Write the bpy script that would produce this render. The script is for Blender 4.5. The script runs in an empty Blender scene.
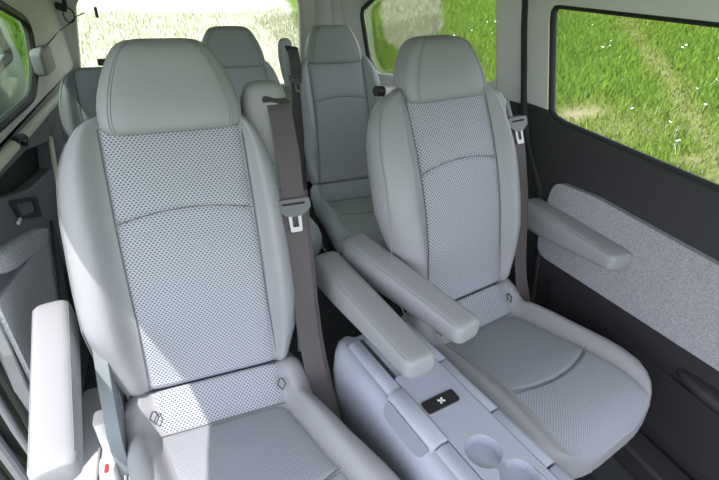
import bpy, bmesh, math, random
import numpy as np
from mathutils import Vector, Matrix
from mathutils.geometry import tessellate_polygon

random.seed(7)
rng = np.random.default_rng(11)
scene = bpy.context.scene
COL = scene.collection
R = math.radians

# ------------------------------------------------------------------ materials
def nodes_of(name):
    m = bpy.data.materials.new(name)
    m.use_nodes = True
    nt = m.node_tree
    return m, nt, nt.nodes['Principled BSDF']

def mth(nt, op, a, b=None, c=None, clamp=False):
    n = nt.nodes.new('ShaderNodeMath'); n.operation = op; n.use_clamp = clamp
    for i, v in enumerate((a, b, c)):
        if v is None: continue
        if isinstance(v, (int, float)): n.inputs[i].default_value = v
        else: nt.links.new(v, n.inputs[i])
    return n.outputs[0]

def mixc(nt, fac, a, b):
    n = nt.nodes.new('ShaderNodeMix'); n.data_type = 'RGBA'
    if isinstance(fac, (int, float)): n.inputs[0].default_value = fac
    else: nt.links.new(fac, n.inputs[0])
    for i, v in ((6, a), (7, b)):
        if isinstance(v, (tuple, list)): n.inputs[i].default_value = (*v[:3], 1)
        else: nt.links.new(v, n.inputs[i])
    return n.outputs[2]

def noise(nt, scale, detail=3, coord='Object'):
    tc = nt.nodes.new('ShaderNodeTexCoord')
    n = nt.nodes.new('ShaderNodeTexNoise')
    n.inputs['Scale'].default_value = scale; n.inputs['Detail'].default_value = detail
    nt.links.new(tc.outputs[coord], n.inputs['Vector'])
    return n.outputs['Fac']

def bump(nt, b, h, strength, dist):
    n = nt.nodes.new('ShaderNodeBump')
    n.inputs['Strength'].default_value = strength; n.inputs['Distance'].default_value = dist
    nt.links.new(h, n.inputs['Height']); nt.links.new(n.outputs[0], b.inputs['Normal'])

def plain(name, col, rough=.5, var=.06, scale=30, bstr=0.15, bscale=None, metal=0, spec=.5):
    m, nt, b = nodes_of(name)
    f = noise(nt, scale)
    c = mixc(nt, f, tuple(x*(1-var) for x in col), tuple(min(1, x*(1+var)) for x in col))
    nt.links.new(c, b.inputs['Base Color'])
    b.inputs['Roughness'].default_value = rough
    b.inputs['Metallic'].default_value = metal
    b.inputs['Specular IOR Level'].default_value = spec
    if bscale: bump(nt, b, noise(nt, bscale, 2), bstr, .001)
    return m

def weave(name, light, dark, pu, pv, wu, wv, amount, rough=.85):
    """staggered rows of small dark openings in a knitted cloth, in metres along the cloth (UV)"""
    m, nt, b = nodes_of(name)
    uv = nt.nodes.new('ShaderNodeTexCoord')
    sp = nt.nodes.new('ShaderNodeSeparateXYZ'); nt.links.new(uv.outputs['UV'], sp.inputs[0])
    v = mth(nt, 'DIVIDE', sp.outputs[1], pv)
    row = mth(nt, 'FLOOR', v)
    odd = mth(nt, 'MULTIPLY', mth(nt, 'FLOORED_MODULO', row, 2.0), .5)
    u = mth(nt, 'ADD', mth(nt, 'DIVIDE', sp.outputs[0], pu), odd)
    fu = mth(nt, 'SUBTRACT', mth(nt, 'FRACT', u), .5)
    fv = mth(nt, 'SUBTRACT', mth(nt, 'FRACT', v), .5)
    d = mth(nt, 'SQRT', mth(nt, 'ADD', mth(nt, 'POWER', mth(nt, 'DIVIDE', mth(nt, 'ABSOLUTE', fu), wu), 2.0),
                            mth(nt, 'POWER', mth(nt, 'DIVIDE', mth(nt, 'ABSOLUTE', fv), wv), 2.0)))
    mask = mth(nt, 'MULTIPLY', mth(nt, 'SUBTRACT', 1.35, d, clamp=True), amount*1.6, clamp=True)
    col = mixc(nt, mask, light, dark)
    f = noise(nt, 60)
    col2 = mixc(nt, mth(nt, 'MULTIPLY', f, .25), col, tuple(x*.75 for x in light))
    nt.links.new(col2, b.inputs['Base Color'])
    b.inputs['Roughness'].default_value = rough
    b.inputs['Specular IOR Level'].default_value = .2
    return m

def speckle(name, a, c, scale, rough=.9):
    m, nt, b = nodes_of(name)
    f = noise(nt, scale, 2)
    f = mth(nt, 'MULTIPLY', mth(nt, 'SUBTRACT', f, .38), 4.0, clamp=True)
    nt.links.new(mixc(nt, f, a, c), b.inputs['Base Color'])
    b.inputs['Roughness'].default_value = rough
    b.inputs['Specular IOR Level'].default_value = .2
    return m

M = {}
M['leather'] = plain('grey_leather', (.313, .312, .340), .42, .03, 12, .12, 900, spec=.35)
M['leather_dark'] = plain('dark_grey_leather', (.36, .375, .385), .45, .04, 12, .12, 900, spec=.35)
M['fabric'] = weave('dotted_cloth', (.47, .482, .54), (.065, .072, .10), .0098, .0056, .29, .37, .85)
M['fabric_fine'] = weave('fine_ribbed_cloth', (.375, .38, .435), (.11, .115, .145), .0075, .0042, .30, .36, .62)
M['fabric_shade'] = weave('smoke_cloth', (.46, .475, .51), (.34, .35, .38), .005, .004, .3, .3, .5)
M['fabric_seat_edge'] = plain('slate_cloth', (.46, .485, .51), .8, .06, 60, .2, 700, spec=.2)
M['fabric_charcoal'] = plain('charcoal_cloth', (.23, .235, .26), .85, .08, 60, .2, 700, spec=.2)
M['piping'] = plain('pale_piping', (.30, .31, .32), .6)
M['seam'] = plain('seam_thread', (.10, .11, .12), .7)
M['stitch'] = plain('stitch_thread', (.22, .235, .25), .7)
M['belt'] = weave('belt_webbing', (.110, .098, .104), (.07, .063, .067), .004, .003, .3, .3, .5, .6)
M['black'] = plain('black_plastic', (.012, .012, .014), .45)
M['rubber'] = plain('black_rubber', (.014, .014, .016), .6)
M['tongue'] = plain('grey_tongue_plastic', (.13, .135, .14), .45)
M['chrome'] = plain('bright_steel', (.42, .42, .43), .45, .02, metal=.8)
M['white_plastic'] = plain('white_plastic', (.72, .72, .72), .4)
M['red'] = plain('red_button', (.55, .04, .03), .4)
M['trim_grey'] = plain('pillar_grey', (.78, .755, .775), .6, .02, 20, .1, 500)
M['trim_pale'] = plain('pale_pillar', (.84, .82, .74), .6, .02, 20, .1, 500)
M['headliner'] = plain('headliner_cloth', (.84, .83, .82), .9, .03, 60, .2, 400)
M['charcoal'] = plain('charcoal_plastic', (.036, .034, .039), .52, .05, 40, .25, 500)
M['charcoal_light'] = plain('mid_charcoal_plastic', (.19, .192, .215), .55, .05, 40, .2, 500)
M['panel_cloth'] = speckle('speckled_panel_cloth', (.28, .275, .305), (.43, .42, .455), 260)
M['side_cloth'] = speckle('speckled_side_cloth', (.36, .365, .41), (.56, .57, .62), 260)
M['console'] = plain('console_plastic', (.355, .375, .45), .38, .02, 15, .08, 700)
M['console_flap'] = plain('console_flap_plastic', (.385, .405, .48), .36, .02, 15, .08, 700)
M['recess_shade'] = plain('shaded_console_plastic', (.22, .245, .285), .6)  # console plastic darkened to stand for the shade under the side flap
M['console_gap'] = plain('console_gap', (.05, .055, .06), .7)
M['bracket'] = plain('blue_grey_bracket', (.21, .235, .265), .45)
M['carpet'] = plain('dark_carpet', (.040, .042, .048), .95, .3, 200, .4, 400)
M['floor_vinyl'] = plain('grey_floor_vinyl', (.42, .42, .44), .6, .05)
M['paint'] = plain('car_paint', (.16, .22, .21), .25, .02)
M['metal_dark'] = plain('dark_metal', (.07, .07, .075), .4, metal=.6)
M['jamb'] = plain('jamb_plastic', (.26, .265, .29), .5)

def glass_mat(name, tint, refl=.7):
    m = bpy.data.materials.new(name); m.use_nodes = True
    nt = m.node_tree; nt.nodes.clear()
    out = nt.nodes.new('ShaderNodeOutputMaterial')
    tr = nt.nodes.new('ShaderNodeBsdfTransparent'); tr.inputs[0].default_value = (*tint, 1)
    gl = nt.nodes.new('ShaderNodeBsdfGlossy'); gl.inputs['Roughness'].default_value = .03
    fr = nt.nodes.new('ShaderNodeFresnel'); fr.inputs[0].default_value = 1.35
    mx = nt.nodes.new('ShaderNodeMixShader')
    nt.links.new(mth(nt, 'MULTIPLY', fr.outputs[0], refl), mx.inputs[0])
    nt.links.new(tr.outputs[0], mx.inputs[1]); nt.links.new(gl.outputs[0], mx.inputs[2])
    nt.links.new(mx.outputs[0], out.inputs[0])
    return m
M['glass'] = glass_mat('clear_glass', (.97, .98, .97))
M['glass_green'] = glass_mat('green_tinted_glass', (.70, .78, .72), .2)

# ------------------------------------------------------------------ mesh helpers
def link(name, me, mat, parent=None, loc=None):
    o = bpy.data.objects.new(name, me); COL.objects.link(o)
    if mat is not None:
        for m in (mat if isinstance(mat, list) else [mat]): me.materials.append(m)
    if parent is not None: o.parent = parent
    if loc is not None: o.location = loc
    return o

def tag(o, label=None, cat=None, group=None, kind=None):
    if label: o['label'] = label
    if cat: o['category'] = cat
    if group: o['group'] = group
    if kind: o['kind'] = kind
    return o

def empty(name, loc, rz=0, scale=1):
    o = bpy.data.objects.new(name, None); COL.objects.link(o)
    o.location = loc; o.rotation_euler = (0, 0, rz); o.scale = (scale,)*3
    o.empty_display_size = .05
    return o

class MB:
    """collects shapes into one mesh"""
    def __init__(s): s.v, s.f, s.uv = [], [], {}
    def add(s, vs, fs):
        b = len(s.v); s.v += [tuple(map(float, p)) for p in vs]
        s.f += [tuple(i+b for i in f) for f in fs]; return b
    def loft(s, loops, cap=True, closed=True):
        n = len(loops[0]); vs = [p for l in loops for p in l]; fs = []
        for k in range(len(loops)-1):
            for i in range(n if closed else n-1):
                a = k*n+i; b = k*n+(i+1) % n
                fs.append((a, b, b+n, a+n))
        if cap and closed:
            fs.append(tuple(reversed(range(n)))); m = (len(loops)-1)*n
            fs.append(tuple(m+i for i in range(n)))
        s.add(vs, fs)
    def tube(s, path, r, seg=8, closed=False):
        P = [Vector(p) for p in path]; loops = []
        n = len(P)
        up = None
        for i in range(n):
            if closed: t = (P[(i+1) % n]-P[i-1])
            else: t = P[min(i+1, n-1)]-P[max(i-1, 0)]
            t.normalize()
            if up is None:
                up = Vector((0, 0, 1)) if abs(t.z) < .9 else Vector((0, 1, 0))
            a = t.cross(up)
            if a.length < 1e-6: a = t.cross(Vector((1, 0, 0)))
            a.normalize(); b = a.cross(t); up = b.copy()
            rr = r[i] if isinstance(r, (list, tuple)) else r
            loops.append([P[i]+a*(rr*math.cos(2*math.pi*k/seg))+b*(rr*math.sin(2*math.pi*k/seg)) for k in range(seg)])
        if closed: loops.append(loops[0])
        s.loft(loops, cap=not closed)
    def box(s, c, d, rot=None):
        x, y, z = (t/2 for t in d)
        vs = [Vector((sx*x, sy*y, sz*z)) for sx in (-1, 1) for sy in (-1, 1) for sz in (-1, 1)]
        if rot is not None: vs = [rot @ v for v in vs]
        vs = [v+Vector(c) for v in vs]
        s.add(vs, [(0, 1, 3, 2), (4, 6, 7, 5), (0, 4, 5, 1), (2, 3, 7, 6), (0, 2, 6, 4), (1, 5, 7, 3)])
    def plate(s, outer, holes, fn, th):
        """polygon with holes in 2D, mapped to 3D by fn, thickened along th"""
        loops = [outer]+list(holes)
        L3 = [[Vector((p[0], p[1], 0)) for p in l] for l in loops]
        tris = tessellate_polygon(L3)
        flat = [p for l in loops for p in l]; n = len(flat)
        A = [Vector(fn(*p)) for p in flat]; B = [p+Vector(th) for p in A]
        fs = [tuple(t) for t in tris]+[tuple(i+n for i in reversed(t)) for t in tris]
        o = 0
        for l in loops:
            m = len(l)
            for i in range(m):
                a, b = o+i, o+(i+1) % m
                fs.append((a, b, b+n, a+n))
            o += m
        s.add(A+B, fs)
    def build(s, name, mat, parent=None, smooth=True, bevel=0, seg=2, sub=0, angle=35, loc=None):
        me = bpy.data.meshes.new(name); me.from_pydata(s.v, [], s.f); me.update()
        bm = bmesh.new(); bm.from_mesh(me)
        bmesh.ops.remove_doubles(bm, verts=bm.verts, dist=1e-6)
        bmesh.ops.recalc_face_normals(bm, faces=bm.faces); bm.to_mesh(me); bm.free()
        o = link(name, me, mat, parent, loc)
        if smooth:
            for p in me.polygons: p.use_smooth = True
            if sub == 0: me.set_sharp_from_angle(angle=R(angle))
        if bevel:
            b = o.modifiers.new('bevel', 'BEVEL'); b.width = bevel; b.segments = seg
            b.limit_method = 'ANGLE'; b.angle_limit = R(40)
        if sub:
            b = o.modifiers.new('sub', 'SUBSURF'); b.levels = sub; b.render_levels = sub
        return o

def rc(pts, r, n=5):
    """round polygon corners"""
    out = []; N = len(pts)
    for i in range(N):
        p0, p, p1 = (np.array(pts[(i+k) % N], float) for k in (-1, 0, 1))
        rr = r[i] if isinstance(r, (list, tuple)) else r
        if rr <= 0: out.append(tuple(p)); continue
        a = p0-p; b = p1-p
        ra = min(rr, np.linalg.norm(a)*.48); rb = min(rr, np.linalg.norm(b)*.48)
        A = p+a/np.linalg.norm(a)*ra; B = p+b/np.linalg.norm(b)*rb
        for k in range(n+1):
            t = k/n
            out.append(tuple((1-t)**2*A+2*t*(1-t)*p+t*t*B))
    return out

def sup(w, h, n=24, e=3.2):
    """superellipse loop, half sizes w,h"""
    o = []
    for k in range(n):
        a = 2*math.pi*(k+.5)/n
        c, s_ = math.cos(a), math.sin(a)
        o.append((w*math.copysign(abs(c)**(2/e), c), h*math.copysign(abs(s_)**(2/e), s_)))
    return o

def grid_uv(name, P, UV, mat, parent):
    """open patch mesh with UVs in metres. P: (nv,nu,3)"""
    nv, nu = P.shape[:2]
    me = bpy.data.meshes.new(name)
    fs = [(k*nu+i, k*nu+i+1, (k+1)*nu+i+1, (k+1)*nu+i) for k in range(nv-1) for i in range(nu-1)]
    me.from_pydata(P.reshape(-1, 3).tolist(), [], fs)
    lay = me.uv_layers.new(name='cloth')
    idx = np.zeros(len(me.loops), int); me.loops.foreach_get('vertex_index', idx)
    lay.data.foreach_set('uv', UV.reshape(-1, 2)[idx].ravel())
    for p in me.polygons: p.use_smooth = True
    return link(name, me, mat, parent)

def smooth(t): t = np.clip(t, 0, 1); return t*t*(3-2*t)

# ------------------------------------------------------------------ seat
_zb = np.array([-.10, 0, .22, .44, .632, .70]); _yb = np.array([-.035, 0, .040, .112, .202, .240])
_pb = np.polyfit(_zb, _yb, 4)
def yb(z): return float(np.polyval(_pb, z))
def nb(z):
    d = float(np.polyval(np.polyder(_pb), z)); l = math.hypot(1, d)
    return (-1/l, d/l)
def onback(x, z, n):
    ny, nz = nb(z); return (x, yb(z)+n*ny, z+n*nz)

_yc = np.array([-.62, -.595, -.585, -.57, -.54, -.50, -.44, -.36, -.2, -.13, -.085, -.056, -.004, .022, .07])
_zc = np.array([-.15, -.105, -.085, -.068, -.050, -.040, -.035, -.038, -.068, -.085, -.097, -.062, -.012, -.030, -.04])
def zc(y):
    k = np.linspace(-1, 1, 9)*(.025 if y < -.13 else .006)
    return float(np.mean(np.interp(y+k, _yc, _zc)))

def make_seat(loc, rz, label, cat='seat', scale=1, wl=.272, wr=.272, mats=None, headrest=True, arms=(), tower=True,
              belt=True, gear=True, loops=True, tower_h=0, third=False, name='captain_seat', group=None, hr_top=.82, hr_x=0, shear=0, tongue_z=.432, tower_x=.0, tower_w=1, cw=1, lowl=1):
    ml, mi, mf, mh = mats
    root = empty(name, loc, rz, scale); tag(root, label, cat, group)
    wi = .165
    # backrest shell
    zs = [-.016, -.014, -.010, -.004, .004, .016, .05, .1, .15, .2, .25, .3, .35, .4, .45, .5, .54, .57, .60, .625, .645, .66, .672, .678]
    Wp = ([-.05, .02, .1, .2, .3, .4, .47, .53, .58, .62, .65, .672, .678],
          [.80, .88, .99, 1.03, 1.02, 1., .99, .965, .915, .84, .74, .60, .50])
    hp = ([-.05, .05, .2, .45, .58, .66, .68], [.012, .026, .042, .042, .03, .015, .0])
    ts = np.concatenate([np.linspace(0, .45, 7), .45+.55*np.sin(np.linspace(0, 1, 11)[1:]*math.pi/2)])
    loops_ = []
    for z in zs:
        f = np.interp(z, *Wp); h = np.interp(z, *hp)
        half = []
        for side, W0 in ((1, wr), (-1, wl)):
            W = W0*f*(1 if side > 0 else float(np.interp(z, [0, .2, .36], [lowl, lowl, 1]))); w_in = min(wi, W-.045); pts = [(0, 0)]
            pts = [(side*w_in*k/4, -.002) for k in range(5)]
            for t in ts[1:]:
                x = w_in+(W-w_in)*t
                if t <= .45: n = h*smooth(t/.45)
                else:
                    e = (t-.45)/.55; n = h-(h+.045)*(1-math.sqrt(max(0, 1-e*e)))
                pts.append((side*x, float(n)))
            for k in range(1, 7):
                a = k/6*math.pi/2
                pts.append((side*(W-.05*(1-math.cos(a))), -.045-.055*math.sin(a)))
            pts.append((side*(W-.05)*.5, -.1))
            half.append(pts)
        loop = half[0]+[(0, -.1)]+list(reversed(half[1][1:]))
        if z > .645:
            k = (z-.645)/.033
            loop = [(x, -.045+(n+.045)*math.sqrt(max(.05, 1-k*k))) for x, n in loop]
        if z < .016:
            k = (.016-z)/.032; q = math.sqrt(max(.0, 1-.93*k*k))
            loop = [(x*(1-.03*k*k), -.05+(n+.05)*q) for x, n in loop]
        loops_.append([onback(x, z, n) for x, n in loop])
    b = MB(); b.loft(loops_); b.build('backrest', ml, root, angle=60)
    # back cloth
    nu, nv = 49, 131
    P = np.zeros((nv, nu, 3)); UV = np.zeros((nv, nu, 2)); s = 0; prev = None
    for k in range(nv):
        z = -.013+(.655+.013)*k/(nv-1)
        w = min(wi, float(np.interp(z, [0, .1, .44, .64], [.172, .168, .160, .160])))
        c = np.array(onback(0, z, 0)); s += 0 if prev is None else np.linalg.norm(c-prev); prev = c
        for i in range(nu):
            u = -1+2*i/(nu-1); x = u*w
            arc = .437+.020*(1-u*u)
            n = .006*(1-abs(u)**8)-.004*abs(u)**30 + .006*math.exp(-((z-arc-.03)/.045)**2)*(1-u**6)
            n -= .008*math.exp(-((z-arc)/.006)**2)
            if z < .016: n = -.05+(n+.05)*math.sqrt(max(0, 1-.93*((.016-z)/.032)**2))+.002
            P[k, i] = onback(x, z, n); UV[k, i] = (x, s)
    ins = grid_uv('back_cloth', P, UV, mi, root)
    sm = MB()
    sm.tube([onback(u*.159, .437+.020*(1-u*u), .0035) for u in np.linspace(-1, 1, 25)], .0011, 6)
    sm.build('lumbar_seam', M['seam'], ins)
    for sd in (-1, 1):
        t = MB(); t.tube([onback(sd*(.1625 if z > .2 else .1625+.008*(1-z/.2)), z, .001) for z in np.linspace(0, .64, 40)], .0013, 6)
        t.build('side_seam', M['seam'], ins)
        W0 = wr if sd > 0 else wl
        t = MB(); t.tube([onback(sd*W0*np.interp(z, *Wp)*.972, z, np.interp(z, *hp)-(np.interp(z, *hp)+.045)*.42) for z in np.linspace(.02, .62, 40)], .0011, 6)
        t.build('bolster_seam', M['stitch'], root)
    # headrest
    if headrest:
        hz_ = [.624+(hr_top-.624)*q for q in (0, .018, .055, .11, .19, .30, .44, .58, .71, .81, .89, .945, .98, 1)]
        hw = [.137, .151, .159, .163, .1645, .162, .155, .145, .133, .122, .110, .098, .081, .055]
        hd = [.030, .044, .053, .058, .060, .061, .060, .058, .055, .052, .047, .040, .028, .012]
        def hy(z): return yb(.64)+.022+.36*(z-.64)-.55*max(0, z-.76)**1.0*.4
        lo = [[(x+hr_x, hy(z)+y, z) for x, y in sup(w, d, 48, 4.4)] for z, w, d in zip(hz_, hw, hd)]
        b = MB(); b.loft(lo); h = b.build('headrest', mh, root, angle=70)
        for sd in (-1, 1):
            for off in (.80, .84):
                t = MB(); pts = []
                for z, w, d in list(zip(hz_, hw, hd))[2:13]:
                    yy = d*(1-(off)**4.4)**(1/4.4)
                    pts.append((hr_x+sd*w*off, hy(z)-yy-.0002, z))
                t.tube(pts, .0010, 6); t.build('headrest_seam', M['stitch'], h)
        for sd in (-1, 1):
            t = MB(); t.tube([(sd*.06, yb(.6)+.06, .60), (sd*.06, hy(.66)+.01, .67)], .007, 10); t.build('headrest_post', M['metal_dark'], root)
    # cushion
    ys = [.07, .04, .0, -.03, -.056, -.085, -.12, -.16, -.2, -.26, -.32, -.38, -.43, -.48, -.515, -.54, -.56, -.574, -.584, -.589, -.592]
    Wy = ([-.592, -.589, -.584, -.574, -.56, -.54, -.515, -.48, -.42, -.36, -.25, -.1, 0, .07],
          [v*cw for v in (.095, .125, .155, .187, .215, .242, .264, .280, .285, .278, .265, .258, .248, .235)])
    hc = ([-.589, -.55, -.48, -.36, -.2, -.1, -.06, 0, .07], [.0, .006, .016, .024, .042, .050, .024, .010, 0])
    def shx(x, y): return x+shear*max(0, -y-.07)
    lo = []
    for y in ys:
        W = np.interp(y, *Wy); h = np.interp(y, *hc); z0 = zc(y)-.002
        rt = []
        w_in = min(wi+.02*smooth((-y-.3)/.25), W-.05)
        for t in [k/4 for k in range(5)]: rt.append((w_in*t, z0))
        for t in ts[1:]:
            x = w_in+(W-w_in)*t
            if t <= .45: z = z0+h*smooth(t/.45)
            else:
                e = (t-.45)/.55; z = z0+h-(h+.055)*(1-math.sqrt(max(0, 1-e*e)))
            rt.append((x, float(z)))
        zb = min(-.2, z0-.03) if y > -.5 else min(-.18+(-y-.5)*.2, z0-.03)
        rt.append((W-.004, (zb+z0)/2-.02)); rt.append((W-.03, zb)); rt.append((W*.5, zb))
        loop = rt+[(0, zb)]+[(-x, z) for x, z in reversed(rt[1:])]
        lo.append([(shx(x, y), y, z) for x, z in loop])
    b = MB(); b.loft(lo); b.build('seat_cushion', ml, root, angle=60)
    def ctop(x, y):
        W = float(np.interp(y, *Wy)); h = float(np.interp(y, *hc)); z0 = zc(y)-.002
        w_in = min(wi+.02*smooth((-y-.3)/.25), W-.05); x = abs(x)
        if x <= w_in: return z0
        t = min(1, (x-w_in)/(W-w_in))
        if t <= .45: return z0+h*float(smooth(t/.45))
        e = (t-.45)/.55
        return z0+h-(h+.055)*(1-math.sqrt(max(0, 1-e*e)))
    def cpatch(name, y0, y1, mat, nv, arc0=0, arc1=0, front=False):
        nu = 41; P = np.zeros((nv, nu, 3)); UV = np.zeros((nv, nu, 2))
        for i in range(nu):
            u = -1+2*i/(nu-1); s = 0; pz = None
            for k in range(nv):
                a = k/(nv-1)
                ya = y0+arc0*(1-u*u); ye = y1+arc1*(1-u*u)
                y = ya+(ye-ya)*a
                w = wi+.02*smooth((-y-.3)/.25)
                z = zc(y)-.002
                if front: w = min(w, float(np.interp(y, *Wy))-.008)
                if front: z = ctop(u*w, y)
                e = .005*(1-abs(u)**10)-.002*abs(u)**30
                eg = min(a, 1-a if not front else 1)*abs(y1-y0)
                e -= .0055*math.exp(-(eg/.005)**2)
                p = np.array((shx(u*w, y), y, z+e)); s += 0 if pz is None else np.linalg.norm(p-pz); pz = p
                P[k, i] = p; UV[k, i] = (u*w, -s)
        return grid_uv(name, P, UV, mat, root)
    cpatch('rear_seat_cloth', .012, -.084, mi, 30)
    c2 = cpatch('seat_cloth', -.084, -.36, mf, 60, 0, -.035)
    t = MB(); t.tube([(shx(u*.163, -.084), -.084, zc(-.084)+.002) for u in np.linspace(-1, 1, 15)], .0012, 6); t.build('cross_seam', M['seam'], c2)
    c3 = cpatch('front_seat_cloth', -.36, -.5925, mf, 70, -.035, 0, True)
    t = MB(); t.tube([(shx(u*.166, -.36-.035*(1-u*u)), -.36-.035*(1-u*u), zc(-.36-.035*(1-u*u))+.0015) for u in np.linspace(-1, 1, 25)], .0011, 6)
    t.build('cross_seam', M['seam'], c3)
    # anchor loops
    if loops:
        for x in (-.167, .167):
            t = MB(); cy, cz = -.058, -.045
            t.tube([(x-.003, cy+.010, cz+.014), (x-.011, cy-.001, cz+.002), (x, cy-.012, cz-.010), (x+.011, cy-.001, cz+.001), (x+.005, cy+.009, cz+.013)], .0022, 8, closed=True)
            t.build('anchor_loop', M['metal_dark'], root)
    # armrests: (back xyz, front xyz of the top centre line)
    for A, B, wd in arms:
        A = Vector(A); B = Vector(B); d = (B-A); side = Vector((d.y, -d.x, 0)).normalized(); b = MB(); lo = []
        for t in [-.012, 0, .01, .03, .07, .15, .3, .5, .7, .85, .93, .965, .985, .997, 1.0]:
            tt = min(1, max(0, t)); c = A+d*t
            H = np.interp(tt, [0, .3, 1], [.115, .105, .058])/2; W = np.interp(tt, [0, .4, 1], [wd*1.05, wd, wd*.92])/2
            k = 1
            if t > .965: k = np.interp(t, [.965, .985, .997, 1], [1, .93, .80, .6])
            if t < .03: k = np.interp(t, [-.012, 0, .01, .03], [.6, .82, .93, 1])
            c = c+Vector((0, 0, -H))
            lo.append([c+side*(x*k)+Vector((0, 0, z*(.35+.65*k))) for x, z in sup(W, H, 32, 4.0)])
        b.loft(lo); ar = b.build('armrest', ml, root, angle=60)
        for sd in (-1, 1):
            t = MB(); pts = []
            for q in np.linspace(.02, .96, 24):
                c = A+d*q; W = np.interp(q, [0, .4, 1], [wd*1.05, wd, wd*.92])/2
                H = np.interp(q, [0, .3, 1], [.115, .105, .058])/2
                xx = .86; zz = (1-xx**4)**.25
                pts.append(c+side*(sd*W*xx)+Vector((0, 0, -H+H*zz+.0002)))
            t.tube(pts, .0009, 6); t.build('armrest_seam', M['stitch'], ar)
    # shoulder belt tower with slot
    if tower:
        def tw(zt, k): return zt
        b = MB(); lo = []
        th = tower_h
        for z, w, d in ((.52, .045, .03), (.56, .055, .037), (.60, .06, .042), (.64+th*.5, .062, .044), (.675+th, .060, .043), (.70+th, .052, .038), (.712+th, .04, .028), (.717+th, .022, .014)):
            y0 = yb(min(z, .66))+.052
            lo.append([(.238+tower_x+x*tower_w, y0+y, z) for x, y in sup(w, d, 28, 3.0)])
        b.loft(lo); tm = b.build('belt_tower', ml, root, angle=60)
        s_ = MB(); yf = yb(.66)+.052-.043
        zt = .672+th
        prof = [(-.036, .008), (-.030, .016), (-.02, .014), (0, .008), (.030, .006), (.038, .0), (.036, -.024), (0, -.024), (-.026, -.016), (-.033, -.002)]
        s_.plate([(x, z) for x, z in prof], [], lambda x, z: (.262+tower_x+x, yf-.001, zt+z), (0, .02, 0))
        s_.build('belt_slot', M['black'], tm)
    if belt:
        def ribbon(path, w, th):
            P = [Vector(p) for p in path]; lo = []
            for i, p in enumerate(P):
                t = (P[min(i+1, len(P)-1)]-P[max(i-1, 0)]).normalized()
                sx = Vector((1, 0, 0)); sx = (sx-t*sx.dot(t)).normalized(); nn = t.cross(sx).normalized()
                lo.append([p+sx*(w/2*a)+nn*(th/2*bb) for a, bb in ((-1, -1), (1, -1), (1, 1), (-1, 1))])
            return lo
        zt = .670+tower_h
        path = [(.268+tower_x, yb(.66)+.03, zt), (.268+tower_x, yb(.66)+.006, zt-.006), (.269+tower_x, yb(.65)-.001, zt-.018), (.270+tower_x, yb(.62)-.006, zt-.055)]
        xs = [(.55, .270), (.43, .264), (.3, .262), (.16, .262), (.05, .266), (-.03, .272), (-.12, .280), (-.3, .29)]
        for z, x in [(z, x+tower_x*max(0, z)/.6) for z, x in xs]: path.append((x, yb(z)-.012, z))
        Q = []
        for i in range(len(path)-1):
            for k in range(4): Q.append(Vector(path[i]).lerp(Vector(path[i+1]), k/4))
        Q.append(Vector(path[-1]))
        b = MB(); b.loft(ribbon(Q, .060, .002)); b.build('seat_belt', M['belt'], root, angle=30)
        b = MB(); Q2 = [Vector((p.x+.016, p.y+.014, p.z)) for p in Q if p.z < .46]
        b.loft(ribbon(Q2, .054, .002)); bl = b.build('seat_belt', M['belt'], root, angle=30)
        # tongue
        zc_ = tongue_z
        x0 = float(np.interp(zc_, [.43, .55], [.262, .268]))+tower_x*zc_/.6
        ny, nz = nb(zc_ if zc_ < .6 else .6)
        def tf(x, z): return (x0+x, yb(zc_)-.018+(-nz*0)+z*(-ny*0)+z*np.polyval(np.polyder(_pb), zc_), zc_+z)
        b = MB()
        b.plate(rc([(-.044, .020), (.044, .020), (.046, -.004), (.020, -.022), (-.020, -.022), (-.046, -.004)], .008, 4),
                [rc([(-.031, .012), (.031, .012), (.031, .006), (-.031, .006)], .002, 2)], tf, (0, -.007, 0))
        tg = b.build('belt_tongue', M['tongue'], root, bevel=.0015)
        b = MB()
        b.plate(rc([(-.018, -.016), (.018, -.016), (.016, -.062), (-.016, -.062)], .004, 3),
                [rc([(-.008, -.024), (.008, -.024), (.008, -.050), (-.008, -.050)], .002, 2)], tf, (0, -.003, 0))
        b.build('metal_tongue', M['chrome'], tg, bevel=.0006)
    if gear:
        for sd in ((-1,) if gear is True else ()):
            b = MB(); xx = -.262 if sd < 0 else .262
            b.plate(rc([(.085, .24), (.125, .22), (.085, .09), (.03, -.08), (-.03, -.16), (-.13, -.155), (-.105, -.03), (-.03, .10)], .03, 4),
                    [rc([(.02, .10), (.035, .09), (-.025, -.05), (-.04, -.045)], .006, 2)], lambda y, z: (xx-.008, y, z), (.03*-sd, 0, 0))
            b.build('recliner_bracket', M['bracket'], root, bevel=.004)
            b = MB()
            b.loft([[(xx+x*k, .03+y*k, z) for x, y in sup(.02, .05, 16, 4)] for z, k in ((-.28, 1), (-.1, 1), (.02, .9), (.06, .5))])
            b.build('recliner_cover', M['charcoal'], root)
        b = MB(); b.box((.250, .045, .03), (.016, .016, .13)); b.build('recliner_post', M['bracket'], root, bevel=.004)
    # pedestal
    b = MB()
    b.box((0, -.22, -.29), (.40, .40, .18)); b.build('pedestal', M['charcoal'], root, bevel=.02)
    for sd in (-1, 1):
        b = MB(); b.box((sd*.2, -.22, -.3775), (.05, .5, .10)); b.build('foot_rail', M['metal_dark'], root, bevel=.008)
    return root

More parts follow.
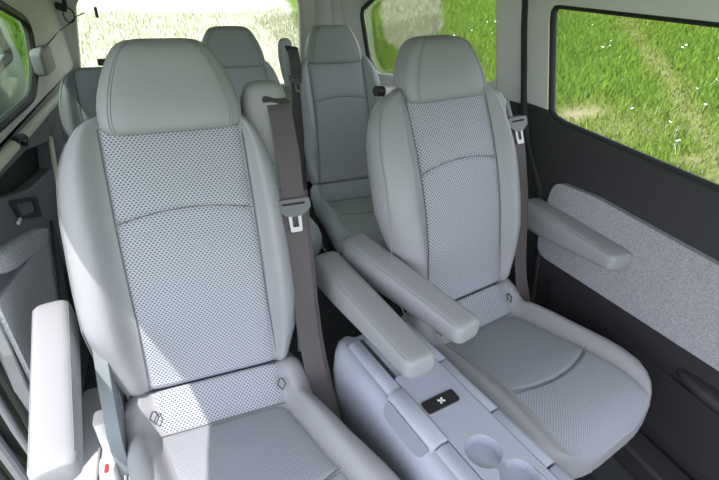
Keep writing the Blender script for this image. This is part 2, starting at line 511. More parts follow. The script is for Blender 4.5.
LEA = (M['leather'], M['fabric'], M['fabric_fine'], M['leather'])
s1 = make_seat((-.0146, .9792, .4308), R(-.466), 'light grey captain seat nearest the open door, sunlight on its armrest', 'seat', wl=.282, wr=.242, hr_top=.822, hr_x=.006, shear=.25,
               mats=LEA, arms=(((-.377, .20, .205), (-.288, -.335, .205), .088), ((.380, .20, .205), (.453, -.325, .205), .092)))
s2 = make_seat((.8324, 1.0387, .4443), R(11.215), 'light grey captain seat beside the closed door with grass window', 'seat', wl=.308, wr=.250, hr_top=.797, gear='post', lowl=.84, tongue_z=.53, tower_h=-.09, tower_w=.7,
               mats=LEA, arms=(((-.331, .215, .232), (-.297, -.285, .207), .094), ((.452, .14, .210), (.355, -.30, .208), .10)))
# buckle beside the sunlit seat
b = MB(); b.loft([[(-.285+x*k, -.115+y*k, z) for x, y in sup(.019, .027, 20, 4)] for z, k in ((-.19, .8), (-.18, 1), (-.10, 1), (-.093, .9))])
bk = b.build('belt_buckle', M['white_plastic'], s1)
b = MB(); b.box((-.285, -.130, -.091), (.008, .022, .006)); b.build('release_button', M['red'], bk, bevel=.001)
b = MB(); b.loft([[(-.285+x, -.05+y, z) for x, y in sup(.015, .024, 16, 4)] for z in (-.16, .0)]); b.build('buckle_stalk', M['white_plastic'], s1)
# small release lever at the shoulder of the far seat
b = MB(); b.tube([(-.205, .262, .655), (-.165, .262, .652)], .016, 14); lv = b.build('release_lever', M['white_plastic'], s2)
b = MB(); b.tube([(-.232, .262, .659), (-.205, .262, .655)], .015, 14); b.build('lever_tip', M['black'], lv)

DK = (M['fabric_seat_edge'], M['fabric_shade'], M['fabric_shade'], M['leather_dark'])
s3 = make_seat((.785, 2.10, .465), 0, 'smoke grey rear seat with headrest in front of the green side window', 'rear seat', .88, .25, .275, DK,
               tower=False, belt=False, gear=False, loops=False, third=True, name='rear_seat', cw=.9, hr_top=.815)
s4 = make_seat((.29, 2.10, .465), 0, 'middle rear seat with headrest, upright belt tower on its shoulder', 'rear seat', .88, .243, .243, DK,
               tower=True, belt=True, gear=False, loops=False, tower_h=.035, third=True, name='rear_seat', cw=.9, hr_top=.815, tower_x=.055, tower_w=.62, tongue_z=.56)
CH = (M['fabric_charcoal'], M['fabric_charcoal'], M['fabric_charcoal'], M['fabric_charcoal'])
s5 = make_seat((-.225, 2.10, .448), 0, 'charcoal rear seat without headrest, pale piping on its shoulder', 'rear seat', .88, .262, .25, CH, headrest=False,
               tower=False, belt=False, gear=False, loops=False, third=True, name='rear_seat', cw=.9)
t = MB(); t.tube([onback(-.262*np.interp(z, [.2, .3, .4, .47, .53, .58, .62, .65], [.985, 1, 1, .99, .965, .915, .84, .74])*.93, z, .02) for z in np.linspace(.1, .635, 30)], .004, 8)
t.build('piping', M['piping'], s5)
t = MB(); t.box((-.02, yb(.66)+.05, .682), (.07, .03, .03)); t.build('headrest_socket', M['black'], s5, bevel=.006)

# ------------------------------------------------------------------ centre console
cs = empty('center_console', (.5, .75, 0), R(10)); tag(cs, 'blue grey centre console with two round cup wells between the seats', 'console')
y0c, y1c = .262, -.50
b = MB(); lo = []
for y, k in ((y0c, .72), (y0c-.008, .88), (y0c-.03, .97), (y0c-.06, 1.0), (-.2, 1), (y1c, 1)):
    lo.append([(-.145*k-.01, y, .0), (-.15*k, y, .22), (-.148*k, y, .37*(.6+.4*k)), (-.142*k, y, .415*(.8+.2*k)), (-.128*k, y, .441*(.85+.15*k)), (-.106*k, y, .449*(.86+.14*k)), (-.07*k, y, .43*(.86+.14*k)),
               (.075*k, y, .43*(.86+.14*k)), (.108*k, y, .425*(.85+.15*k)), (.115*k, y, .405*(.8+.2*k)), (.116*k, y, .36*(.6+.4*k)), (.116*k, y, .2), (.116*k, y, .0)])
b.loft(lo); b.build('console_body', M['console'], cs, angle=50)
# cup outline: two circles joined by a neck
def cups(r, c1=(-.018, -.252), c2=(.004, -.338)):
    dx, dy = c2[0]-c1[0], c2[1]-c1[1]; a0 = math.atan2(dy, dx); o = []
    g = R(24)
    for k in range(29): a = a0+g+(2*math.pi-2*g)*k/28; o.append((c1[0]+r*math.cos(a), c1[1]+r*math.sin(a)))
    for k in range(29): a = a0+math.pi+g+(2*math.pi-2*g)*k/28; o.append((c2[0]+r*math.cos(a), c2[1]+r*math.sin(a)))
    return o
CUP = cups(.043)
ztop = .460
b = MB()
b.plate(rc([(-.068, .03), (.074, .03), (.070, -.5), (-.068, -.5)], .006, 3), [CUP], lambda x, y: (x, y, ztop), (0, 0, -.032))
top = b.build('top_panel', M['console'], cs, bevel=.002)
b = MB(); n = len(CUP)
def cl(k, z): 
    c1 = np.array((-.018, -.252)); c2 = np.array((.004, -.338)); o = []
    for i, p in enumerate(CUP):
        c = c1 if i < n/2 else c2; q = c+(np.array(p)-c)*k; o.append((q[0], q[1], z))
    return o
b.loft([cl(1.0, ztop+.0005), cl(.97, ztop-.004), cl(.95, ztop-.012), cl(.92, .4405), cl(.90, .434)], cap=False)
b.add([], [])
bl = cl(.90, .434); b.plate([(p[0], p[1]) for p in bl], [], lambda x, y: (x, y, .434), (0, 0, -.002))
cw = b.build('cup_holder', M['console'], cs, angle=50)
b = MB()
b.plate(rc([(-.050, .205), (.078, .205), (.075, .032), (-.050, .032)], .012, 3), [], lambda x, y: (x, y, .444), (0, 0, -.014))
b.build('rear_tray', M['console'], cs, bevel=.003)
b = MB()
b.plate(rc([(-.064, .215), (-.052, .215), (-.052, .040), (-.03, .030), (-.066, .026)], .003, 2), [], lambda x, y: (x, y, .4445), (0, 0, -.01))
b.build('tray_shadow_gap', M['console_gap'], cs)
def rail(name, xi, xo, ya, yb_, mat, z=.458, bulge=0):
    """rounded side lid running along the console edge"""
    sg = 1 if xo > xi else -1; lo = []
    prof = [(0, 0), (.45, .003), (.75, 0), (.92, -.009), (1.0, -.026), (1.0, -.055), (.0, -.055)]
    for y in (ya, ya+(yb_-ya)*.02, yb_-(yb_-ya)*.02, yb_):
        k = .0 if y in (ya, yb_) else 1
        lo.append([(xi+(xo-xi)*a+sg*bulge*(a > .7), y, z+dz-.002*(1-k)) for a, dz in prof])
    m = MB(); m.loft(lo); return m.build(name, mat, cs, angle=45)
rail('side_lid', -.0715, -.112, .205, -.006, M['console'])
rail('side_lid', -.0715, -.112, -.192, -.5, M['console'])
fl = rail('side_flap', -.0715, -.116, -.010, -.188, M['console_flap'], .464, .004)
b = MB(); b.plate(rc([(-.014, 0), (-.184, 0), (-.176, .032), (-.150, .038), (-.045, .038), (-.022, .030)], .012, 4), [], lambda y, q: (-.121-.62*q, y, .452-.78*q), (.006, 0, -.004))  # flat plate on the body, its dark colour imitates a shaded finger recess
b.build('finger_recess_shade', M['recess_shade'], cs, bevel=.001)
rail('side_lid', .0765, .112, .20, .018, M['console'])
rail('side_lid', .0755, .112, .012, -.180, M['console'])
rail('side_lid', .0740, .113, -.186, -.352, M['console'])
rail('side_lid', .0735, .113, -.358, -.5, M['console'])
# black socket cover with a white four-armed mark
b = MB(); b.plate(rc([(-.062, -.074), (.038, -.078), (.036, -.116), (-.063, -.112)], .008, 4), [], lambda x, y: (x, y, .4645), (0, 0, -.006))
sk = b.build('socket_cover', M['black'], cs, bevel=.001)
b = MB()
for a in range(4):
    ang = R((-30.6, 49.9, 149.4, 229.9)[a]); ca, sa = math.cos(ang), math.sin(ang)
    pet = [(.0015, -.0014), (.006, -.0032), (.0098, -.0028), (.0108, 0), (.0098, .0028), (.006, .0032), (.0015, .0014)]
    b.plate([(-.011+ca*x*.95-sa*y*.95, -.095+sa*x*.95+ca*y*.95) for x, y in pet], [], lambda x, y: (x, y, .4652), (0, 0, -.001))
b.build('socket_mark', M['white_plastic'], sk, smooth=False)

# ------------------------------------------------------------------ setting: body shell
def struct(mb, name, mat, label=None, parent=None, **k):
    o = mb.build(name, mat, parent, **k)
    if parent is None: o['kind'] = 'structure'
    return o

b = MB(); b.box((.38, 1.30, -.03), (1.90, 3.8, .06)); fl_ = struct(b, 'floor', M['carpet'], smooth=False)
b = MB()
b.plate(rc([(-.50, .62), (-.28, .62), (-.28, 1.50), (-.50, 1.50)], .02), [], lambda x, y: (x, y, .006), (0, 0, -.006))
b.build('floor_panel', M['floor_vinyl'], fl_, bevel=.002)
for x in (-.42, -.335):
    b = MB(); b.box((x, 1.05, .010), (.008, .85, .010)); b.build('floor_rib', M['jamb'], fl_, bevel=.003)
for x in (.66, .76, 1.04):
    b = MB(); b.box((x, .7, .004), (.045, 2.2, .012)); b.build('seat_rail', M['metal_dark'], fl_, bevel=.004)
b = MB(); b.box((1.235, .6, .04), (.10, 2.0, .09)); struct(b, 'trim_1', M['charcoal'], bevel=.012)
b = MB(); b.box((.40, 3.235, .33), (1.5, .05, .78)); b.build('tail_panel', M['charcoal_light'], fl_, bevel=.01)

# roof lining, curved across
prof = [(-.492, 1.40), (-.46, 1.425), (-.38, 1.44), (-.2, 1.455), (.4, 1.465), (1.0, 1.455), (1.2, 1.44), (1.30, 1.415)]
b = MB()
for ya, yb2 in ((-.10, 1.2), (1.2, 3.25)):
    pr_ = prof if ya < 1 else [(-.515, 1.30), (-.485, 1.345), (-.45, 1.38), (-.38, 1.415), (-.2, 1.45), (.4, 1.465), (1.0, 1.455), (1.2, 1.44), (1.30, 1.415)]
    th = [(x, z+.03) for x, z in reversed(pr_)]
    b.loft([[(x, ya, z) for x, z in pr_+th], [(x, yb2, z) for x, z in pr_+th]])
struct(b, 'ceiling', M['headliner'], angle=40)

# right side: door panel, frame, window
XR = 1.30
fr = lambda y, z: (XR, y, z)
low = [(1.455, .975), (1.395, .84), (1.27, .68), (1.20, .42), (1.15, .02), (-.35, .02), (-.35, .905), (.672, .917), (.918, .927), (1.25, .940)] + \
      [(1.300, .948), (1.328, .962), (1.337, .975)]
b = MB(); b.plate(low, [], fr, (.022, 0, 0)); door = struct(b, 'door_1', M['charcoal'], bevel=.006)
up = [(1.455, .975), (1.562, 1.329), (1.585, 1.415), (-.35, 1.415), (-.35, 1.296), (.836, 1.312), (1.395, 1.322)] + \
     [(1.420, 1.318), (1.431, 1.300), (1.426, 1.27), (1.337, .975)]
b = MB(); b.plate(up, [], fr, (.018, 0, 0)); b.build('window_frame', M['trim_grey'], door, bevel=.006)
edge = [(-.35, 1.296), (.836, 1.312), (1.395, 1.322), (1.420, 1.318), (1.431, 1.300), (1.426, 1.27), (1.38, 1.115), (1.337, .975), (1.328, .962), (1.300, .948), (1.25, .940), (.918, .927), (.672, .917), (-.35, .905)]
b = MB(); b.tube([(XR+.018, y, z) for y, z in edge], .014, 10); b.build('window_seal', M['rubber'], door)
b = MB(); b.tube([(XR-.004, y, z) for y, z in [(1.60, 1.44), (1.575, 1.36), (1.56, 1.30), (1.545, 1.24), (1.458, .95), (1.42, .86), (1.33, .74), (1.27, .66), (1.20, .42), (1.15, .02)]], .0125, 8); b.build('door_seal', M['rubber'], door)
b = MB(); b.tube([(XR-.004, y, z) for y, z in [(.90, 1.385), (.4, 1.375), (-.35, 1.362)]], .006, 8); b.build('roof_seal', M['rubber'], door)
b = MB(); b.plate(rc([(1.20, .745), (1.011, .760), (.599, .746), (-.35, .735), (-.35, .45), (.473, .468), (1.202, .428), (1.215, .60)], [.05, .02, 0, 0, 0, 0, .06, .05], 6), [], lambda y, z: (XR-.022, y, z), (.03, 0, 0))
b.build('door_cloth', M['panel_cloth'], door, bevel=.008, seg=3)
b = MB(); b.loft([[(XR-.0+x, y, .372+(.62-y)*.02+z) for x, z in sup(.045*k, .02*k+.004, 20, 2.6)] for y, k in ((.56, .3), (.53, .7), (.47, .95), (.4, 1), (-.35, 1))])
b.build('door_pocket', M['charcoal'], door)
b = MB(); b.plate(rc([(1.10, .36), (.80, .345), (-.35, .32), (-.35, .12), (1.05, .12)], .03), [], lambda y, z: (XR-.014, y, z), (.02, 0, 0))
b.build('kick_panel', M['charcoal'], door, bevel=.006)
b = MB(); b.plate([(-.35, 1.31), (1.41, 1.335), (1.445, 1.30), (1.34, .95), (-.35, .89)], [], lambda y, z: (XR+.028, y, z), (.004, 0, 0))
struct(b, 'window_1', M['glass'], smooth=False)

# right rear quarter, tapering towards the tail
def qr(y, z): return (XR-.206*(y-1.55), y, z)
th = (.016, .003, 0)
hole = rc([(2.655, 1.235), (2.46, 1.33), (1.715, 1.36), (1.648, 1.018), (2.30, .936), (2.50, .914), (2.58, .98)], [.05, .05, .04, .03, .02, .05, .02])
b = MB(); b.plate([(1.56, .95), (1.66, 1.36), (1.69, 1.45), (3.25, 1.45), (3.25, .80), (2.2, .84), (1.52, .88)], [hole], qr, th)
struct(b, 'trim_2', M['trim_grey'], bevel=.006)
b = MB(); b.plate([(1.16, .02), (1.21, .42), (1.28, .68), (1.40, .84), (1.46, .97), (1.56, .97), (1.60, .905), (2.2, .862), (3.25, .82), (3.25, .0), (1.16, .0)], [], lambda y, z: (qr(y, z)[0]+.008, y, z), th)
struct(b, 'wall_right', M['charcoal'], bevel=.004)
b = MB(); b.plate([(1.45, .96), (1.575, 1.36), (1.60, 1.45), (1.72, 1.45), (1.70, 1.30), (1.62, .96)], [], lambda y, z: (qr(y, z)[0]-.006, y, z), th)
struct(b, 'trim_3', M['trim_grey'], bevel=.006)
b = MB(); hl = [Vector(qr(*p))+Vector((.012, 0, 0)) for p in hole]; b.tube([qr(y, z) for y, z in [(1.8, 1.362), (2.42, 1.335), (2.54, 1.295), (2.645, 1.235), (2.652, 1.20), (2.60, 1.05), (2.57, .98), (2.52, .935)]], .013, 8)
b.build('window_seal', M['rubber'], bpy.data.objects['trim_2'])
b = MB(); b.plate([(2.75, 1.34), (1.60, 1.38), (1.60, .90), (2.75, .88)], [], lambda y, z: (qr(y, z)[0]+.030, y, z), (.004, 0, 0))
struct(b, 'window_2', M['glass'], smooth=False)
# pillar between tailgate and side window: shallow vertical folds
for y, r in ((2.98, .02), (2.86, .014)):
    b = MB(); b.tube([(qr(y, 0)[0]-.002, y, .86), (qr(y, 0)[0]-.002, y, 1.16), (qr(y, 0)[0]-.02, y+.03, 1.30)], r, 10)
    b.build('pillar_fold', M['trim_grey'], bpy.data.objects['trim_2'])

# tailgate
b = MB()
hole = rc([(-.405, 1.275), (.855, 1.285), (.850, .74), (-.497, .74)], [.09, .06, .05, .05], 7)
b.plate([(-.54, 1.46), (1.0, 1.46), (1.0, .0), (-.54, .0)], [hole], lambda x, z: (x, 3.20, z), (0, .05, 0))
wb = struct(b, 'wall_back', M['trim_pale'], bevel=.012, seg=3)
b = MB(); b.plate([(-.47, 1.33), (.92, 1.33), (.92, .70), (-.47, .70)], [], lambda x, z: (x, 3.265, z), (0, .004, 0))
struct(b, 'window_3', M['glass'], smooth=False)
t = MB(); t.box((-.318, 3.19, 1.185), (.016, .012, .055)); tag(t.build('pull_strap', M['charcoal_light'], bevel=.003), 'short grey strap hanging at the top corner of the tailgate window', 'strap')

# left rear quarter
XL = -.50
fL = lambda y, z: (XL, y, z)
hole = rc([(1.30, 1.325), (2.10, 1.285), (2.45, 1.20), (2.33, 1.04), (2.165, .957), (1.657, .972), (1.30, .985)], [.05, .05, .09, .08, .09, 0, .05], 6)
b = MB(); b.plate([(1.18, 1.40), (3.22, 1.40), (3.22, .905), (1.18, .93)], [hole], fL, (-.012, 0, 0))
tl = struct(b, 'trim_4', M['trim_grey'], bevel=.006)
b = MB(); b.tube([(XL-.008, y, z) for y, z in hole], .016, 8, closed=True); b.build('window_seal', M['rubber'], tl)
b = MB(); b.plate([(1.25, 1.35), (2.5, 1.30), (2.45, .93), (1.25, .95)], [], lambda y, z: (XL-.03, y, z), (.004, 0, 0))
struct(b, 'window_4', M['glass_green'], smooth=False)
hole = rc([(1.46, .868), (1.83, .846), (2.16, .775), (2.08, .690), (1.72, .745), (1.46, .825)], .02)
b = MB(); b.plate([(1.15, .95), (3.22, .91), (3.22, 0), (1.15, 0), (1.14, .40), (1.16, .62)], [hole], fL, (-.05, 0, 0))
wl_ = struct(b, 'wall_left', M['charcoal_light'], bevel=.004)
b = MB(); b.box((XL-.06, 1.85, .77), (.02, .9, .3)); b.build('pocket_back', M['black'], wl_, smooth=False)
b = MB(); b.loft([[(XL+x, y, .905+(1.5-y)*.032+z) for x, z in sup(.018, .018, 16, 2.5)] for y in (1.2, 1.72)]+[], True); b.build('belt_line_trim', M['trim_pale'], wl_)
b = MB(); b.loft([[(XL+x, y, .905+(1.5-y)*.032+z) for x, z in sup(.018, .018, 16, 2.5)] for y in (1.80, 2.75)], True); b.build('belt_line_trim', M['trim_pale'], wl_)
b = MB(); b.tube([(XL+.012, 1.71, .915), (XL+.022, 1.76, .912), (XL+.012, 1.81, .895), (XL+.006, 1.80, .87)], .012, 8); b.build('trim_hook', M['black'], wl_)
b = MB(); b.tube([(XL+.004, 2.17, .79), (XL+.004, 2.10, .70), (XL+.004, 2.04, .62)], .010, 8); b.build('pocket_edge_trim', M['trim_pale'], wl_)
# side armrest pad and cup tray
b = MB(); b.loft([[(XL+.01+x*k, y, .655+(1.5-y)*.30+z*k) for x, z in sup(.032, .036, 24, 2.6)] for y, k in ((1.22, .5), (1.25, .85), (1.30, 1), (1.50, 1), (1.60, .85), (1.67, .45))])
b.build('arm_pad', M['side_cloth'], wl_)
b = MB(); b.plate(rc([(1.16, .67), (1.70, .585), (1.60, .34), (1.16, .34)], .03), [], lambda y, z: (XL+.012, y, z), (-.02, 0, 0)); b.build('side_cloth', M['side_cloth'], wl_, bevel=.006)
b = MB(); b.plate(rc([(1.50, .80), (1.74, .71), (1.72, .64), (1.52, .73)], .015), [rc([(1.53, .775), (1.70, .71), (1.69, .675), (1.55, .725)], .012)], lambda y, z: (XL+.008, y, z), (-.012, 0, 0)); b.build('cup_tray', M['charcoal'], wl_, bevel=.003)
b = MB(); b.box((XL+.012, 1.49, .735), (.008, .035, .012)); b.build('tray_clip', M['white_plastic'], wl_, bevel=.003)
b = MB(); b.tube([(XL+.03, 1.72, .62), (XL+.03, 1.66, .53), (XL+.03, 1.55, .38), (XL+.02, 1.5, .2)], [.006, .012, .014, .012], 10); b.build('wheel_arch_trim', M['charcoal'], wl_)
# door jamb facing the camera
def jm(x, z): return (x, 1.15, z)
b = MB(); b.plate([(-.525, .72), (-.50, .70), (-.50, .40), (-.50, 0), (-.53, 0), (-.525, .40)], [], jm, (0, .03, 0)); b.build('jamb_strip', M['jamb'], wl_, bevel=.004)
b = MB(); b.plate([(-.78, 1.40), (-.525, 1.0), (-.525, .0), (-.78, .0)], [], lambda x, z: (x, 1.165, z), (0, .03, 0)); b.build('jamb_panel', M['metal_dark'], wl_)
for x, r, m in ((-.545, .012, 'rubber'), (-.585, .010, 'charcoal_light'), (-.640, .016, 'charcoal_light'), (-.685, .014, 'metal_dark')):
    b = MB(); b.tube([(x-.03, 1.15, .9), (x, 1.15, .5), (x+.01, 1.145, .25), (x+.04, 1.12, .02)], r, 10); b.build('jamb_seal', M[m], wl_)
# square belt guide cover on the left rear pillar
g = MB(); g.loft([[(XL+.004+dx, 2.385+y*k, 1.055+z*k) for y, z in sup(.115, .050, 24, 7)] for dx, k in ((-.004, 1), (.026, 1), (.034, .95), (.037, .85))])
gb = g.build('belt_guide_cover', M['piping'], angle=50); tag(gb, 'light grey square belt guide cover on the pillar by the tailgate', 'belt guide')
# cable clip hanging in the corner
ck = empty('cable_clip', (-.463, 3.13, 1.215)); tag(ck, 'black clip with a looped cord high in the rear corner', 'clip')
b = MB(); b.box((-.012, 0, 0), (.055, .03, .035), Matrix.Rotation(R(20), 3, 'Y')); b.box((.01, 0, .02), (.02, .02, .03)); b.build('clip_body', M['black'], ck, bevel=.005)
b = MB(); b.tube([(.015+.026*math.cos(a), 0, -.04+.036*math.sin(a)) for a in np.linspace(.5, .5+2*math.pi, 24)[:-1]], .0035, 6, closed=True); b.build('cord_loop', M['black'], ck)
b = MB(); b.tube([(.09, .03, -.03), (.05, .03, -.045), (.0, .02, -.085), (-.04, -.1, -.11), (-.03, -.55, -.13)], .003, 6); b.build('cord', M['black'], ck)

# the open sliding door standing outside the left window
od = MB(); hole = rc([(1.5, 1.36), (2.66, 1.26), (2.80, 1.02), (2.2, .98), (1.5, 1.0)], .05)
od.plate([(1.35, 1.42), (2.80, 1.34), (3.0, 1.0), (2.95, .3), (1.35, .3)], [hole], lambda y, z: (-.70-.10*(y-1.4)*.0, y, z), (-.05, 0, 0))
d2 = struct(od, 'door_2', M['paint'], bevel=.01)
b = MB(); b.tube([(-.695, y, z) for y, z in hole], .018, 8, closed=True); b.build('window_seal', M['rubber'], d2)

# ------------------------------------------------------------------ outside
def hgt(x, y):
    return -.6+.15*np.maximum(0, x-2.5)+.1*np.maximum(0, y-5)
PATH = np.array([(10.4, 9.6), (9.322, 7.969), (8.228, 6.556), (7.781, 5.828), (7.208, 5.075), (6.564, 4.351), (5.907, 3.623), (5.391, 3.049), (4.6, 2.3)])
def seg_dist(x, y):
    d = np.full(x.shape, 1e9)
    for a, c in zip(PATH[:-1], PATH[1:]):
        ab = c-a; t = np.clip(((x-a[0])*ab[0]+(y-a[1])*ab[1])/(ab@ab), 0, 1)
        d = np.minimum(d, np.hypot(x-a[0]-t*ab[0], y-a[1]-t*ab[1]))
    return d
def wob(x, y): return .25*np.sin(3.1*x+1.3*y)+.2*np.sin(5.7*y-2.2*x+1)+.12*np.sin(11*x+7*y)
def dirt(x, y):
    w = wob(x, y)
    d = np.exp(-((seg_dist(x, y)+.12*w)/.20)**2)*.5
    d = np.maximum(d, np.exp(-(((x-5.2)/.45)**2+((y-4.75)/.30)**2)*(1+.6*w)))
    d = np.maximum(d, .75*np.exp(-(((x-5.0)/.20)**2+((y-2.95)/.18)**2)))
    d = np.maximum(d, .55*np.exp(-(((x-5.0)/.5)**2+((y-2.4)/.5)**2)))
    d = np.maximum(d, .45*np.exp(-(((x-5.15)/.6)**2+((y-4.1)/.7)**2)*(1+w)))
    return np.clip(d, 0, 1)
BLOB = [(6.12, 13.8), (5.004, 11.156), (4.561, 9.919), (4.34, 8.782), (4.9, 8.6), (5.161, 8.971), (5.767, 9.63), (6.217, 10.105), (6.32, 10.615), (7.41, 12.498), (8.3, 14.5), (6.6, 15.2)]
def inpoly(x, y, poly):
    ins = np.zeros(x.shape, bool); n = len(poly)
    for i in range(n):
        x0, y0 = poly[i]; x1, y1 = poly[(i+1) % n]
        c = ((y0 > y) != (y1 > y)) & (x < (x1-x0)*(y-y0)/(y1-y0+1e-12)+x0); ins ^= c
    return ins
def pale(x, y):
    w = wob(x, y)
    left = smooth((4.55-(x-.16*(y-9.7)*1.0)-.1*w-1.55)/.3)*smooth((y-6.3)/.8)*smooth((x+1.75+.15*(y-10.3))/.3)
    bl = inpoly(x+.08*w, y, BLOB).astype(float)
    return np.clip(np.maximum(left, bl), 0, 1)

def with_attr(me, name, data):
    a = me.attributes.new(name, 'FLOAT', 'POINT'); a.data.foreach_set('value', np.asarray(data, np.float32))

def ground_material(name, blades):
    m, nt, b = nodes_of(name)
    def attr(n):
        a = nt.nodes.new('ShaderNodeAttribute'); a.attribute_name = n; return a.outputs['Fac']
    f1 = noise(nt, .9, 4); f2 = noise(nt, 9, 4)
    if blades:
        r = attr('shade')
        c = mixc(nt, r, (.070, .152, .015), (.180, .272, .036))
        c = mixc(nt, mth(nt, 'MULTIPLY', mth(nt, 'SUBTRACT', f1, .45), 3.0, clamp=True), c, (.15, .245, .028))
        c = mixc(nt, mth(nt, 'MULTIPLY', attr('dirt'), .8), c, (.22, .215, .075))
        c = mixc(nt, attr('pale'), c, (.30, .315, .205))
    else:
        c = mixc(nt, f2, (.05, .10, .012), (.10, .155, .022))
        c = mixc(nt, attr('dirt'), c, mixc(nt, f2, (.17, .15, .085), (.25, .22, .14)))
        c = mixc(nt, attr('pale'), c, mixc(nt, f2, (.30, .315, .22), (.37, .378, .28)))
    nt.links.new(c, b.inputs['Base Color'])
    b.inputs['Roughness'].default_value = .9; b.inputs['Specular IOR Level'].default_value = .15
    return m

gx = np.concatenate([np.linspace(-30, -6, 20), np.linspace(-5.8, 16, 230), np.linspace(16.5, 60, 40)])
gy = np.concatenate([np.linspace(-30, -3, 20), np.linspace(-2.8, 18, 220), np.linspace(18.5, 60, 40)])
X, Y = np.meshgrid(gx, gy); Z = hgt(X, Y)
me = bpy.data.meshes.new('ground'); nx = len(gx)
fs = [(k*nx+i, k*nx+i+1, (k+1)*nx+i+1, (k+1)*nx+i) for k in range(len(gy)-1) for i in range(nx-1)]
me.from_pydata(np.stack([X, Y, Z], -1).reshape(-1, 3).tolist(), [], fs)
with_attr(me, 'dirt', dirt(X, Y).ravel()); with_attr(me, 'pale', pale(X, Y).ravel())
go = link('ground', me, ground_material('meadow_soil', False)); go['kind'] = 'structure'

# grass blades
def scatter(n, x0, x1, y0, y1): return rng.uniform(x0, x1, n), rng.uniform(y0, y1, n)
px_, py_ = [], []
for n, bx in ((100000, (3.6, 11, 1.2, 11)), (60000, (2.5, 10, 6.5, 14)), (26000, (-4.5, 3.5, 7, 15)), (9000, (-9, -2.4, 6, 18))):
    a, c = scatter(n, *bx); px_.append(a); py_.append(c)
px_ = np.concatenate(px_); py_ = np.concatenate(py_)
dd = dirt(px_, py_); keep = rng.random(len(px_)) > np.maximum(dd*.93, pale(px_, py_)*.6)
px_, py_, dd = px_[keep], py_[keep], dd[keep]; pp = pale(px_, py_); n = len(px_)
hgt_ = rng.uniform(.05, .17, n)*(1-.6*dd); wd = rng.uniform(.004, .010, n); an = rng.uniform(0, 2*math.pi, n)
le = rng.uniform(0, .12, n); la = rng.uniform(0, 2*math.pi, n); zz = hgt(px_, py_)
V = np.zeros((n, 5, 3))
for k, (s_, h) in enumerate(((-1, 0), (1, 0), (-.8, .55), (.8, .55), (0, 1))):
    V[:, k, 0] = px_+s_*wd*np.cos(an)+le*h*h*np.cos(la); V[:, k, 1] = py_+s_*wd*np.sin(an)+le*h*h*np.sin(la); V[:, k, 2] = zz-.01+h*hgt_
idx = np.arange(n)[:, None]*5
tri = np.concatenate([idx+np.array(t) for t in ((0, 1, 3), (0, 3, 2), (2, 3, 4))], 1).reshape(-1, 3)
me = bpy.data.meshes.new('grass'); me.vertices.add(n*5); me.vertices.foreach_set('co', V.ravel())
me.loops.add(tri.size); me.loops.foreach_set('vertex_index', tri.ravel().astype(np.int32))
me.polygons.add(len(tri)); me.polygons.foreach_set('loop_start', np.arange(0, tri.size, 3, dtype=np.int32))
me.update(calc_edges=True); me.validate()
with_attr(me, 'shade', np.repeat(rng.random(n), 5)); with_attr(me, 'dirt', np.repeat(dd, 5)); with_attr(me, 'pale', np.repeat(pp, 5))
gr = link('grass', me, ground_material('meadow_grass', True)); tag(gr, 'long bright green meadow grass outside the van windows', 'grass', kind='stuff')

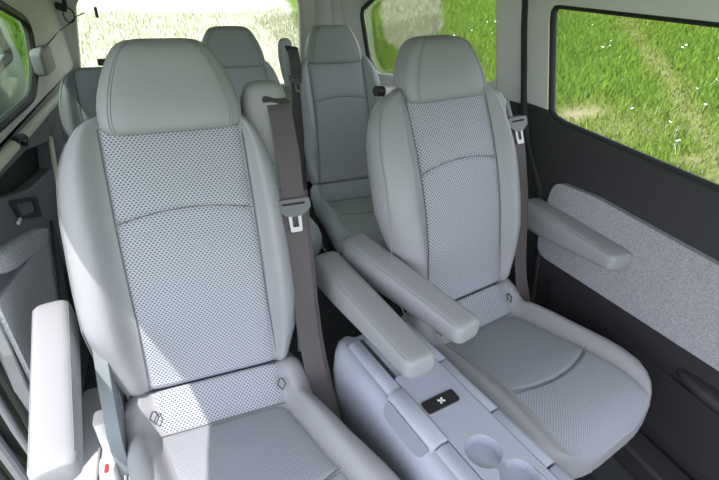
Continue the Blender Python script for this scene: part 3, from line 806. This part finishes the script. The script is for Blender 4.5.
# white meadow flowers
fb = MB()
for a in range(7):
    t = 2*math.pi*a/7; c, s_ = math.cos(t), math.sin(t)
    fb.add([(0, 0, .002), (.022*c-.010*s_, .022*s_+.010*c, .008), (.036*c, .036*s_, .006), (.022*c+.010*s_, .022*s_-.010*c, .008)], [(0, 3, 2, 1)])
fb.tube([(0, 0, -.17), (0, 0, 0)], .002, 5)
fproto = None
spots = [(526, 128), (0, 0)]
k = 0
M['petal'] = plain('white_petal', (.85, .85, .82), .8)
while k < 80:
    if k < 62: x, y = rng.uniform(4.6, 8.6), rng.uniform(2.2, 9.5)
    else: x, y = rng.uniform(4.2, 7.0), rng.uniform(7.2, 10.5)
    x, y = np.array([x]), np.array([y])
    if dirt(x, y)[0] > .3 or pale(x, y)[0] > .2: continue
    loc = (x[0], y[0], float(hgt(x, y)[0])+.11)
    if fproto is None:
        fproto = fb.build('wildflower', M['petal'], smooth=False); f_ = fproto
    else:
        f_ = fproto.copy(); COL.objects.link(f_)
    f_.location = loc; f_.rotation_euler = (rng.uniform(-.6, .2), rng.uniform(-.6, .2), rng.uniform(0, 6)); f_.scale = (rng.uniform(.4, .8),)*3
    tag(f_, 'small white meadow flower among green grass outside the side windows', 'flower', 'white meadow flowers')
    k += 1

# ------------------------------------------------------------------ light
w = bpy.data.worlds.new('World'); scene.world = w; w.use_nodes = True
nt = w.node_tree; bg = nt.nodes['Background']
sky = nt.nodes.new('ShaderNodeTexSky'); sky.sky_type = 'HOSEK_WILKIE'
sd = Vector((-.39, -.28, .95)).normalized()
sky.sun_direction = sd; sky.turbidity = 4.0; sky.ground_albedo = .4
hs = nt.nodes.new('ShaderNodeHueSaturation'); hs.inputs['Saturation'].default_value = .6
nt.links.new(sky.outputs[0], hs.inputs['Color'])
nt.links.new(mixc(nt, .45, hs.outputs[0], (.68, .68, .73)), bg.inputs[0])
bg.inputs[1].default_value = 9.2
sl = bpy.data.lights.new('sun', 'SUN'); sl.energy = 8.0; sl.angle = R(.6); sl.color = (1, .96, .90)
so = bpy.data.objects.new('sun', sl); COL.objects.link(so)
so.rotation_euler = (-sd).to_track_quat('-Z', 'Y').to_euler(); so.location = sd*10

# ------------------------------------------------------------------ camera
yaw, pitch, roll = R(22.4), R(30.04), R(1.49)
F = Vector((math.sin(yaw)*math.cos(pitch), math.cos(yaw)*math.cos(pitch), -math.sin(pitch)))
Rt = Vector((math.cos(yaw), -math.sin(yaw), 0)); U = Rt.cross(F)
Rt, U = Rt*math.cos(roll)+U*math.sin(roll), -Rt*math.sin(roll)+U*math.cos(roll)
cam = bpy.data.cameras.new('camera'); co = bpy.data.objects.new('camera', cam); COL.objects.link(co)
mat = Matrix((( Rt.x, U.x, -F.x, 0), (Rt.y, U.y, -F.y, 0), (Rt.z, U.z, -F.z, 1.39), (0, 0, 0, 1)))
co.matrix_world = mat
cam.sensor_width = 36; cam.lens = 454.6*36/719; cam.clip_start = .02; cam.clip_end = 300
scene.camera = co
vs = scene.view_settings
vs.view_transform = 'Standard'; vs.look = 'None'; vs.gamma = 1; vs.use_curve_mapping = False
vs.exposure = -0.36
